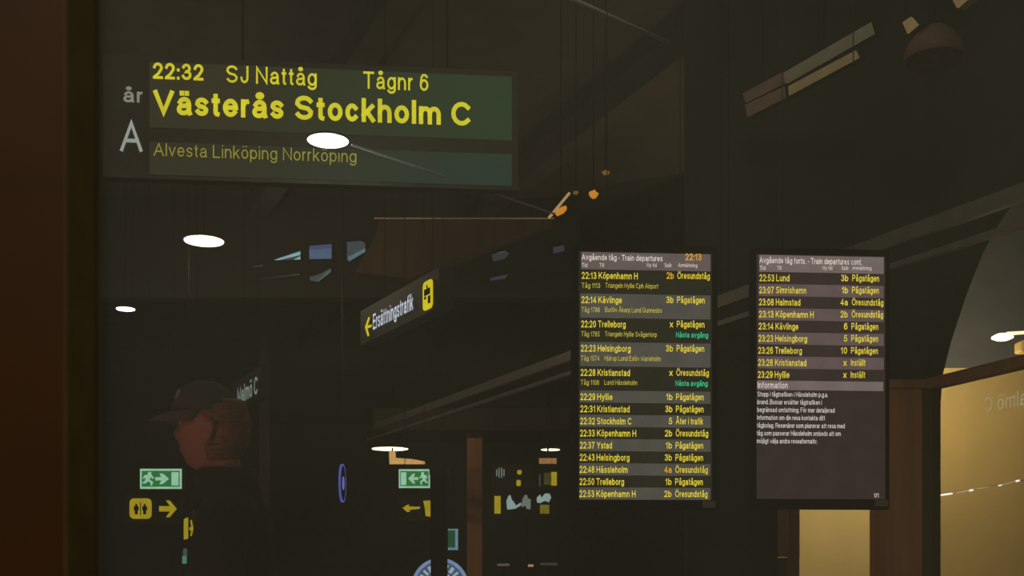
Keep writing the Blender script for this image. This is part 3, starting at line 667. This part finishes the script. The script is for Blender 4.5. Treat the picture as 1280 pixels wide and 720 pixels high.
# lift / toilet sign with arrow
pn = Plane(150, 11.6, 230, 11.6)
e = pn.empty('pictogram_sign', 'dark sign with yellow two-figure pictogram and yellow arrow pointing right, below the exit sign', 'sign')
pn.quad('sign_box', 156, 226, 617, 654, M_sign, e, .004, .08)
yb = pn.quad('pictogram_panel', 162, 189.5, 623, 648.5, E_signyel2, e, -.003, .004, r=.22)
def fig(cx_):
    return [(cx_-1.2, 630), (cx_+1.2, 630), (cx_+1.2, 632.5), (cx_+3, 633.2), (cx_+3, 638), (cx_+1.8, 638), (cx_+1.8, 643), (cx_-1.8, 643), (cx_-1.8, 638), (cx_-3, 638), (cx_-3, 633.2), (cx_-1.2, 632.5)]
for c_ in (170.5, 181): o = pn.poly('figure_symbol', fig(c_), M_black, yb, -.006, -.003)
pn.poly('divider', [(175.3, 628), (176.3, 628), (176.3, 644), (175.3, 644)], M_black, yb, -.006, -.003)
pn.poly('arrow', arrow_pts(210, 636, 22, 21), E_signyel2, e)
hang(pn, e, (165, 215), 618)
pn = Plane(229, 12.5, 243, 11.0)
e = pn.empty('narrow_sign', 'small sign with yellow panel and arrow, seen almost edge-on', 'sign')
pn.quad('sign_box', 228.5, 243, 645, 680, M_sign, e, .004, .06)
pn.quad('pictogram_panel', 230, 234.8, 649, 674.5, E_signyel2, e, -.003, .004, r=.2)
pn.poly('arrow', [(237, 659), (239.5, 659), (238, 650), (239.5, 650), (241.7, 661), (239.5, 670), (238, 670), (239.5, 663), (237, 663)], E_signyel2, e)
hang(pn, e, (231, 241), 645)
pn = Plane(226, 13, 236, 12.2)
e = pn.empty('glowing_panel', 'tiny upright teal light panel below the narrow yellow sign', 'panel')
pn.quad('casing', 226.5, 235, 684, 707, M_metal, e, .003, .05)
pn.quad('upper_glow', 229, 233.5, 686, 695, em('panel_dim', rgb(62, 78, 74)), e, -.002, .003)
pn.quad('lower_glow', 228, 233, 695, 704.5, em('panel_teal', rgb(66, 128, 108)), e, -.002, .003)
c_, z_ = pn.hit(231, 707); tube('stand', (c_, .03, 0), (c_, .03, z_+.1), .03, M_metal, e, 8)

# hall sign with left arrow under the second exit sign
pn = Plane(498, 13.5, 560, 13.5)
e = pn.empty('pictogram_sign', 'dark sign with yellow left arrow and two yellow pictograms, under the mirrored exit sign', 'sign')
pn.quad('sign_box', 499, 559, 618, 650, M_sign, e, .004, .08)
pn.poly('arrow', [(503, 635), (509, 631), (512, 631), (511, 633), (525, 633.5), (525, 636), (511, 637.5), (513, 639.5), (509, 640)], E_signyel2, e)
pn.poly('pictogram_panel', [(529, 626), (538, 625.5), (538, 646), (532, 645), (531, 635)], E_signyel2, e)
pn.poly('pictogram_panel', [(544, 623), (556, 622), (556, 636), (552, 643), (546, 644), (550, 634), (545, 628)], E_signyel2, e)
hang(pn, e, (505, 553), 618)
pn = Plane(559, 15, 573, 15)
e = pn.empty('lit_doorway', 'small green glowing panel with a pale blue edge, left of the brown column', 'panel')
pn.quad('casing', 558, 574, 659, 689, M_metal, e, .004, .06)
pn.quad('pale_edge', 560, 572.5, 661, 687.5, em('pale_blue_edge', rgb(96, 130, 142)), e, 0, .004)
pn.quad('green_glow', 560, 569, 663, 684.5, em('deep_green', rgb(30, 70, 50)), e, -.003, 0)
hang(pn, e, (566,), 659, .03)

# round illuminated sign low in the middle
p = P(550, 733, 16); R_ = 35.5/F*16
e = empty('round_sign', (p.x, p.y, p.z), 0, 'round glowing blue-white sign cut by the bottom edge, behind the dark post', 'sign')
def disc(name, r0, r1, y0, y1, m, par, seg=48):
    bm = bmesh.new(); rg = []
    for y_ in (y0, y1):
        for r in (r0, r1): rg.append([bm.verts.new((r*math.cos(2*PI*k/seg), y_, r*math.sin(2*PI*k/seg))) for k in range(seg)])
    A, B, D, G = rg
    for k in range(seg):
        j = (k+1) % seg
        bm.faces.new((A[k], B[k], B[j], A[j])); bm.faces.new((D[k], D[j], G[j], G[k])); bm.faces.new((B[k], G[k], G[j], B[j]))
        if r0 > 1e-4: bm.faces.new((A[k], A[j], D[j], D[k]))
    if r0 <= 1e-4: bmesh.ops.remove_doubles(bm, verts=bm.verts[:], dist=1e-4)
    return bm_obj(name, bm, m, par)
disc('casing', 1e-5, R_, .03, .12, M_metal, e)
disc('outer_ring', R_*.88, R_, 0, .03, em('blue_white_ring', rgb(112, 136, 172)), e)
rg_ = disc('lettered_ring', R_*.50, R_*.88, .005, .03, em('dull_blue_ring', rgb(66, 80, 104)), e)
disc('centre_disc', 1e-5, R_*.50, 0, .03, em('white_centre', rgb(170, 190, 216)), e)
bm = bmesh.new()
for k in range(22):
    a = 2*PI*(k+.3)/22; r = R_*.69; c = Vector((r*math.cos(a), -.002, r*math.sin(a))); t = Vector((-math.sin(a), 0, math.cos(a))); n = Vector((math.cos(a), 0, math.sin(a)))
    hw, hl = .018*(1+.5*(k % 2)), .045
    bm.faces.new([bm.verts.new(c+t*u+n*v) for u, v in ((-hw, -hl), (hw, -hl), (hw, hl), (-hw, hl))])
bm_obj('ring_marks', bm, em('ring_mark_white', rgb(150, 168, 190)), rg_)
bm = bmesh.new(); tube_into(bm, (0, .1, -R_*.9), (0, .1, -p.z), .05); bm_obj('stand', bm, M_metal, e)
# blue neon disc seen edge-on
p = P(428, 604, 13)
e = empty('neon_disc', p, math.radians(90), 'thin blue-violet neon ring seen edge-on, left of the far exit sign', 'neon sign')
R2 = 24/F*13
disc('disc_body', 1e-5, R2*.92, -.008, .008, M_black, e)
disc('neon_ring', R2*.92, R2, -.012, .012, em('neon_violet', rgb(74, 82, 158)), e)
disc('neon_core', R2*.10, R2*.35, -.014, .014, em('neon_lilac', rgb(104, 100, 170)), e)
tube('hanger_rod', (0, 0, R2*.98), (0, 0, CZ-p.z), .01, M_metal, e, 6)

# far cluster of signs right of the brown column
pn = Plane(612, 17, 700, 17)
e = pn.empty('hall_sign', 'far sign row with small round white symbol and yellow dots, under the short bar of reflected amber light', 'sign')
pn.quad('sign_box', 614, 699, 580, 610, M_sign, e, .004, .08)
bm = bmesh.new(); cx_, cz_ = pn.hit(625.5, 591)
for k, hh in ((-.055, .05), (-.02, .075), (.02, .075), (.055, .05)): box_into(bm, cx_+k-.008, cx_+k+.008, -.004, .004, cz_-hh, cz_+hh)
bm_obj('round_symbol', bm, em('faint_white', rgb(112, 126, 124)), e)
for q in ((646.5, 652, 587.5, 593), (645.5, 651, 600, 607.5)): pn.quad('yellow_dot', *q, E_signyel2, e, -.003, .004, r=.3)
pn.quad('yellow_panel', 689, 696, 590, 607, E_signyel2, e, -.003, .004)
pn.quad('dim_yellow_panel', 680, 688.5, 591, 606, em('yellow_very_dim', rgb(62, 58, 22)), e, -.003, .004)
pn.quad('edge_light', 674, 675.5, 593, 608, em('edge_grey', rgb(66, 72, 70)), e, -.003, .004)
hang(pn, e, (620, 690), 580)
pn = Plane(612, 17.3, 700, 17.3)
e = pn.empty('hall_sign', 'far sign row with yellow bar and pale blurred pictograms, lower of the two', 'sign')
pn.quad('sign_box', 614, 695, 614, 646, M_sign, e, .004, .08)
pn.quad('yellow_bar', 618, 625.8, 620, 642, E_signyel2, e, -.003, .004)
E_pic = em('pale_pictogram', rgb(136, 156, 156)); E_pic2 = em('pale_pictogram_dim', rgb(104, 112, 108))
pn.poly('pictogram', [(634, 637), (633, 626), (636, 619), (638, 619), (640, 625), (642, 627), (645, 632), (651, 628), (652, 631), (644, 636)], E_pic, e)
pn.poly('pictogram', [(652, 634), (653, 624), (656, 618.5), (659, 619), (660, 623), (663.5, 624), (663, 637), (658, 636), (657, 632)], E_pic2, e)
pn.poly('pictogram', [(671, 622), (675, 618), (677, 622), (681, 617), (687, 617), (689, 622), (686, 628), (681, 626), (675, 629), (671, 628)], E_pic, e)
pn.quad('yellow_panel', 675, 686.5, 631, 642, em('yellow_dim_olive', rgb(108, 98, 24)), e, -.003, .004)
hang(pn, e, (620, 690), 614)
for a, b, c, cc, lb in ((621.5, 637, 706, (88, 74, 66), 'faint pinkish lamp near the bottom edge, right of the brown column'), (656, 667, 707, (158, 128, 104), 'brighter pinkish lamp near the bottom edge, left of the left screen'), (675, 697, 705, (58, 54, 48), 'faintest long lamp near the bottom edge, touching the left screen')):
    pn = Plane(a, 19.3, b, 19.3); e = pn.empty('low_lamp', lb, 'lamp', 'small lamps low in the far hall')
    pn.quad('lens', a, b, c-1.5, c+1.5, em('low_%d' % a, rgb(*cc)), e, -.01, .02, r=.4)
    pn.quad('casing', a-1, b+1, c-2.5, c+2.5, M_metal, e, .02, .08)
    s_, z_ = pn.hit((a+b)/2, c); tube('stand', (s_, .05, 0), (s_, .05, z_), .025, M_metal, e, 6)

# reflection of a lamp row, built as glowing tubes behind the glazed side
pn = Plane(1170, 12.9, 1300, 11.5)
e = pn.empty('lamp_row_reflection', 'broken line of white reflected lights behind the tall yellow pane', 'reflected lights')
segs = [((1174, 619.5), (1192, 617), 2.4, 1), ((1197, 616.3), (1215, 613), 1.5, 0), ((1214, 613.2), (1218, 612.6), 2.4, 1), ((1222, 611), (1240, 608.5), .8, 0), ((1250, 607), (1254, 606.4), 1.6, 1), ((1255, 606), (1271, 601.5), 1.2, 0), ((1272, 601.5), (1276, 600.8), 2.4, 1)]
Ew = em('reflection_bright', rgb(246, 246, 255), 1.3); Eg = em('reflection_dim', rgb(168, 160, 140))
for a, b, wd, k in segs:
    A = pn.hit(*a); B = pn.hit(*b); tube('reflection_tube', (A[0], -.02, A[1]), (B[0], -.02, B[1]), wd/F*12/2, Ew if k else Eg, e, 6)
A = pn.hit(1172, 620); B = pn.hit(1290, 598); tube('carrier_wire', (A[0], 0, A[1]), (B[0], 0, B[1]), .004, M_rail, e, 6)
for q in (A, B): tube('stand', (q[0], 0, 0), (q[0], 0, q[1]), .006, M_rail, e, 6)
# pale notice on the cream wall, left of mullion
e = empty('notice_board', (fx(981)*1.3, WY*1.3, 0), 0, 'pinkish-grey upright board in the narrow left opening under the right screen', 'board')
def nz(py): return CH+(700-py)/F*WY*1.3
box('board_face', -.17, .155, 0, .05, nz(696.5), nz(560), mat('pink_grey_board', rgb(150, 128, 112), .7), e)
box('board_base', -.17, .10, 0, .05, .0, nz(697), mat('dull_board_base', rgb(88, 78, 72), .7), e)

# ---------------------------------------------------------------- person in a cap
PX, PY = P(267, 700, 3.15).x, 3.15
H_ = 1.80
per = empty('person', (PX, PY, 0), 0, 'person in a dark cap with brown hair, in profile facing left', 'person')
M_skin = mat('skin', rgb(196, 122, 104), .55, scale=40, var=.06)
M_hair = mat('brown_hair', rgb(150, 98, 74), .6, scale=60, var=.4, bump=.6, stretch=(.6, 1, 3))
M_cap = mat('dark_cap_cloth', rgb(76, 72, 74), .85, scale=120, bump=.3)
M_brim = mat('cap_brim_cloth', rgb(84, 78, 76), .8, scale=120)
M_coat = mat('dark_coat', rgb(22, 21, 20), .85, scale=90, bump=.3)
M_trs = mat('dark_trousers', rgb(30, 30, 34), .85, scale=90)
def skin_mesh(name, verts, edges, radii, m, parent, root=0, sub=2):
    me = bpy.data.meshes.new(name); me.from_pydata(verts, edges, []); o = link(name, me, m, parent)
    bm = bmesh.new(); bm.from_mesh(me); ly = bm.verts.layers.skin.verify()
    for i, v in enumerate(bm.verts):
        r = radii[i]; v[ly].radius = r if isinstance(r, tuple) else (r, r); v[ly].use_root = (i == root)
    bm.to_mesh(me); bm.free()
    s = o.modifiers.new('skin', 'SKIN'); s.use_smooth_shade = True; s.use_x_symmetry = False
    o.modifiers.new('sub', 'SUBSURF').levels = sub; o.modifiers['sub'].render_levels = sub
    return o
# facing -x. side = +-1 along y
def bake(o):
    dg = bpy.context.evaluated_depsgraph_get(); bpy.context.view_layer.update(); dg.update()
    me = bpy.data.meshes.new_from_object(o.evaluated_get(dg)); mt = o.data.materials[0] if o.data.materials else None
    o.modifiers.clear(); o.data = me
    if mt: me.materials.clear(); me.materials.append(mt)
    return o
# head: centre about (0.0, 0, 1.66)
hc = Vector((-.005, 0, 1.655))
def head_bm():
    bm = bmesh.new(); bmesh.ops.create_uvsphere(bm, u_segments=40, v_segments=30, radius=1)
    for v in bm.verts:
        x, y_, z = v.co
        X = x*.097; Y = y_*.075; Z = z*.118
        if z < 0: X = X*(1-.10*(-z))-.012*(-z); Y *= 1-.30*(-z)**1.4
        if x > 0 and z < -.2: X *= 1-.35*min(1, (-z-.2)*1.5)       # nape
        if z > .25: X *= 1-.16*(z-.25)*(1 if x > 0 else .4); Z *= .96
        if x < 0:
            X = max(X, -.088)
            nz_ = math.exp(-((z+.12)/.20)**2)*math.exp(-(y_/.17)**2)*(1 if z < .05 else .6)
            X -= .024*nz_*(1 if x < -.7 else 0)                       # nose
            X -= .007*math.exp(-((z+.50)/.06)**2)*math.exp(-(y_/.35)**2)*(1 if x < -.5 else 0)   # lips
            X -= .006*math.exp(-((z+.60)/.05)**2)*math.exp(-(y_/.3)**2)*(1 if x < -.4 else 0)
            X -= .012*math.exp(-((z+.86)/.16)**2)*math.exp(-(y_/.5)**2)                           # chin
            X += .010*math.exp(-((z-.08)/.10)**2)*math.exp(-((abs(y_)-.36)/.16)**2)               # sockets
            X -= .006*math.exp(-((z-.26)/.09)**2)*math.exp(-(y_/.6)**2)                           # brow
        v.co = hc+Vector((X, Y, Z))
    return bm
V, E, R = [], [], []
def jv(p, r, prev=None):
    V.append(p); R.append(r); i = len(V)-1
    if prev is not None: E.append((prev, i))
    return i
pel = jv((.06, 0, .95), .10); ab = jv((.075, 0, 1.10), .085, pel); ch = jv((.08, 0, 1.30), .088, ab); nk0 = jv((.06, 0, 1.44), .07, ch); nk1 = jv((.035, 0, 1.53), .052, nk0); nk2 = jv((.015, 0, 1.62), .050, nk1)
for s in (1, -1):
    sh_ = jv((.065, s*.17, 1.40), .045, nk0); el = jv((.072, s*.234, 1.12), .036, sh_); wr_ = jv((-.005, s*.245, .87), .029, el); pm = jv((-.03, s*.24, .80), (.036, .018), wr_)
    for k, (dx, L) in enumerate(((-.032, .075), (-.012, .085), (.010, .080), (.030, .062))):
        a = jv((-.03+dx, s*.24, .765), .009, pm); b = jv((-.035+dx, s*.238, .765-L*.5), .0085, a); jv((-.045+dx, s*.230, .765-L), .0075, b)
    a = jv((-.065, s*.232, .80), .011, pm); jv((-.085, s*.226, .765), .009, a)
    hp = jv((.02, s*.09, .88), .095, pel); kn = jv((.01, s*.10, .50), .060, hp); an = jv((.04, s*.10, .09), .038, kn); hl = jv((.03, s*.10, .05), .04, an); jv((-.13, s*.11, .035), .03, hl)
body = skin_mesh('body', V, E, R, M_skin, None, 0, 2)
bake(body)
bm = bmesh.new(); bm.from_mesh(body.data)
hm = head_bm(); tmp = bpy.data.meshes.new('h'); hm.to_mesh(tmp); hm.free(); bm.from_mesh(tmp)
me = bpy.data.meshes.new('body'); bm.to_mesh(me); bm.free(); body.data = me; me.materials.append(M_skin)
rm = body.modifiers.new('r', 'REMESH'); rm.mode = 'VOXEL'; rm.voxel_size = .0055; rm.use_smooth_shade = True
body.parent = per; bake(body)
for p_ in body.data.polygons: p_.use_smooth = True
# coat and trousers
def sub_skin(name, spec, m, grow, root=0):
    vs, rs, es = [], [], []
    for p_, r_, pr in spec:
        vs.append(p_); rs.append(r_ if isinstance(r_, tuple) else r_); 
        if pr is not None: es.append((pr, len(vs)-1))
    o = skin_mesh(name, vs, es, rs, m, per, root, 2); bake(o)
    for q in o.data.polygons: q.use_smooth = True
    return o
spec = [((.06, 0, .92), .14, None), ((.075, 0, 1.10), .118, 0), ((.08, 0, 1.30), .12, 1), ((.07, 0, 1.43), .09, 2), ((.045, 0, 1.51), .072, 3)]
for s in (1, -1):
    n = len(spec); spec += [((.065, s*.17, 1.405), .078, 3), ((.075, s*.235, 1.12), .072, n), ((0, s*.245, .90), .05, n+1)]
sub_skin('coat', spec, M_coat, 0, 1)
lathe('collar', [(.105, 1.44), (.092, 1.50), (.080, 1.545), (.072, 1.545), (.080, 1.44)], M_coat, per, 24, (.04, 0, 0))
spec = [((.02, 0, .95), .155, None)]
for s in (1, -1):
    n = len(spec); spec += [((.02, s*.09, .86), .115, 0), ((.01, s*.10, .50), .085, n), ((.04, s*.10, .11), .062, n+1)]
sub_skin('trousers', spec, M_trs, 0, 0)
for s in (1, -1):
    bm = bmesh.new(); bmesh.ops.create_uvsphere(bm, u_segments=20, v_segments=12, radius=1)
    for v in bm.verts:
        x, y_, z = v.co; v.co = Vector((-.035+x*.15, s*.105+y_*(.05 if x < 0 else .042), max(.0, .045+z*(.045 if x < 0.2 else .07))))
    bm_obj('shoe', bm, mat('black_shoe', rgb(24, 22, 20), .4), per, True)
# hair: back and sides below the cap, leaving the ear clear
bm = bmesh.new(); bmesh.ops.create_uvsphere(bm, u_segments=48, v_segments=36, radius=1)
for v in bm.verts:
    x, y_, z = v.co; n = 1+.02*math.sin(31*z+7*x)+.018*math.sin(23*x-11*z)
    X = x*.101*n+.002; Y = y_*.087*n; Z = z*.122
    if z < 0: X *= 1-.16*z*z; Y *= 1-.18*z*z
    v.co = Vector((hc.x+X, Y, hc.z+Z))
kill = [v for v in bm.verts if (v.co.x-hc.x < -.008-.30*max(0, hc.z+.02-v.co.z)*0 and v.co.z < hc.z+.05) or v.co.z < hc.z-.088+max(0, -(v.co.x-hc.x))*.5
        or v.co.z > hc.z+.078 or ((v.co.x-hc.x-.012)**2+(v.co.z-hc.z+.018)**2 < .030**2 and abs(v.co.y) > .04)]
bmesh.ops.delete(bm, geom=kill, context='VERTS')
o = bm_obj('hair', bm, M_hair, per, True); so = o.modifiers.new('s', 'SOLIDIFY'); so.thickness = .008; so.offset = 1
# ears
for s in (1, -1):
    bm = bmesh.new(); bmesh.ops.create_uvsphere(bm, u_segments=20, v_segments=14, radius=1)
    for v in bm.verts:
        x, y_, z = v.co; rr = math.sqrt(x*x+z*z); dip = .005*math.exp(-((rr-.45)/.25)**2) if y_*s > 0 else 0
        v.co = Vector((hc.x+.010+x*.017*(1+.2*z)+z*.004, s*(.086)+y_*.011-s*dip, hc.z-.018+z*.031))
    bm_obj('ear', bm, M_skin, per, True)
# eye and brow on each side
for s in (1, -1):
    bm = bmesh.new(); bmesh.ops.create_uvsphere(bm, u_segments=14, v_segments=10, radius=.0115, matrix=Matrix.Translation((hc.x-.077, s*.031, hc.z+.010)))
    ey = bm_obj('eye', bm, mat('eye_white', rgb(190, 184, 176), .3), per, True)
    bm = bmesh.new(); bmesh.ops.create_uvsphere(bm, u_segments=10, v_segments=8, radius=.006, matrix=Matrix.Translation((hc.x-.0845, s*.031, hc.z+.010)))
    bm_obj('iris', bm, mat('iris_brown', rgb(60, 40, 28), .3), ey, True)
# cap
bm = bmesh.new(); bmesh.ops.create_uvsphere(bm, u_segments=48, v_segments=28, radius=1)
for v in bm.verts:
    x, y_, z = v.co; sq_ = 1+.10*abs(x)**3
    X = x*.101*(1-.10*max(0, z))-.013; Z = z*.080*(1+(.12 if x < 0 else -.06)*abs(x)); Y = y_*.094
    v.co = Vector((hc.x+.000+X, Y, hc.z+.047+Z))
bmesh.ops.delete(bm, geom=[v for v in bm.verts if v.co.z < hc.z+.035-.06*(v.co.x-hc.x)], context='VERTS')
cp = bm_obj('cap', bm, M_cap, per, True); cp.modifiers.new('s', 'SOLIDIFY').thickness = .004
bm = bmesh.new(); nx, ny = 14, 17; g = {}
for i in range(nx):
    for j in range(ny):
        t = i/(nx-1); a = (j/(ny-1)-.5)*PI*.92
        r0x, r0y = .105, .088; ext = .078*t*math.cos(a)**.6
        X = -(r0x*math.cos(a)+ext); Y = r0y*math.sin(a)*(1-.06*t)
        Z = .046-.016*t-.10*Y*Y/.088*.9-.012*t*t
        g[i, j] = bm.verts.new((hc.x+X, Y, hc.z+Z))
for i in range(nx-1):
    for j in range(ny-1): bm.faces.new((g[i, j], g[i+1, j], g[i+1, j+1], g[i, j+1]))
br = bm_obj('brim', bm, M_brim, cp, True); br.modifiers.new('s', 'SOLIDIFY').thickness = .004
bm = bmesh.new(); prism_into(bm, round_pts(-.018, .018, -.013, .013, .008), -.002, .002)
bd = bm_obj('badge', bm, mat('pale_cap_badge', rgb(170, 165, 155), .5), cp); bd.location = (hc.x-.083, -.052, hc.z+.085); bd.rotation_euler = (math.radians(-18), 0, math.radians(-62))
bm = bmesh.new(); bmesh.ops.create_uvsphere(bm, u_segments=12, v_segments=8, radius=.007, matrix=Matrix.Translation((hc.x, 0, hc.z+.128)))
bm_obj('button', bm, M_cap, cp, True)
per.scale = (.98, .98, 1.040)
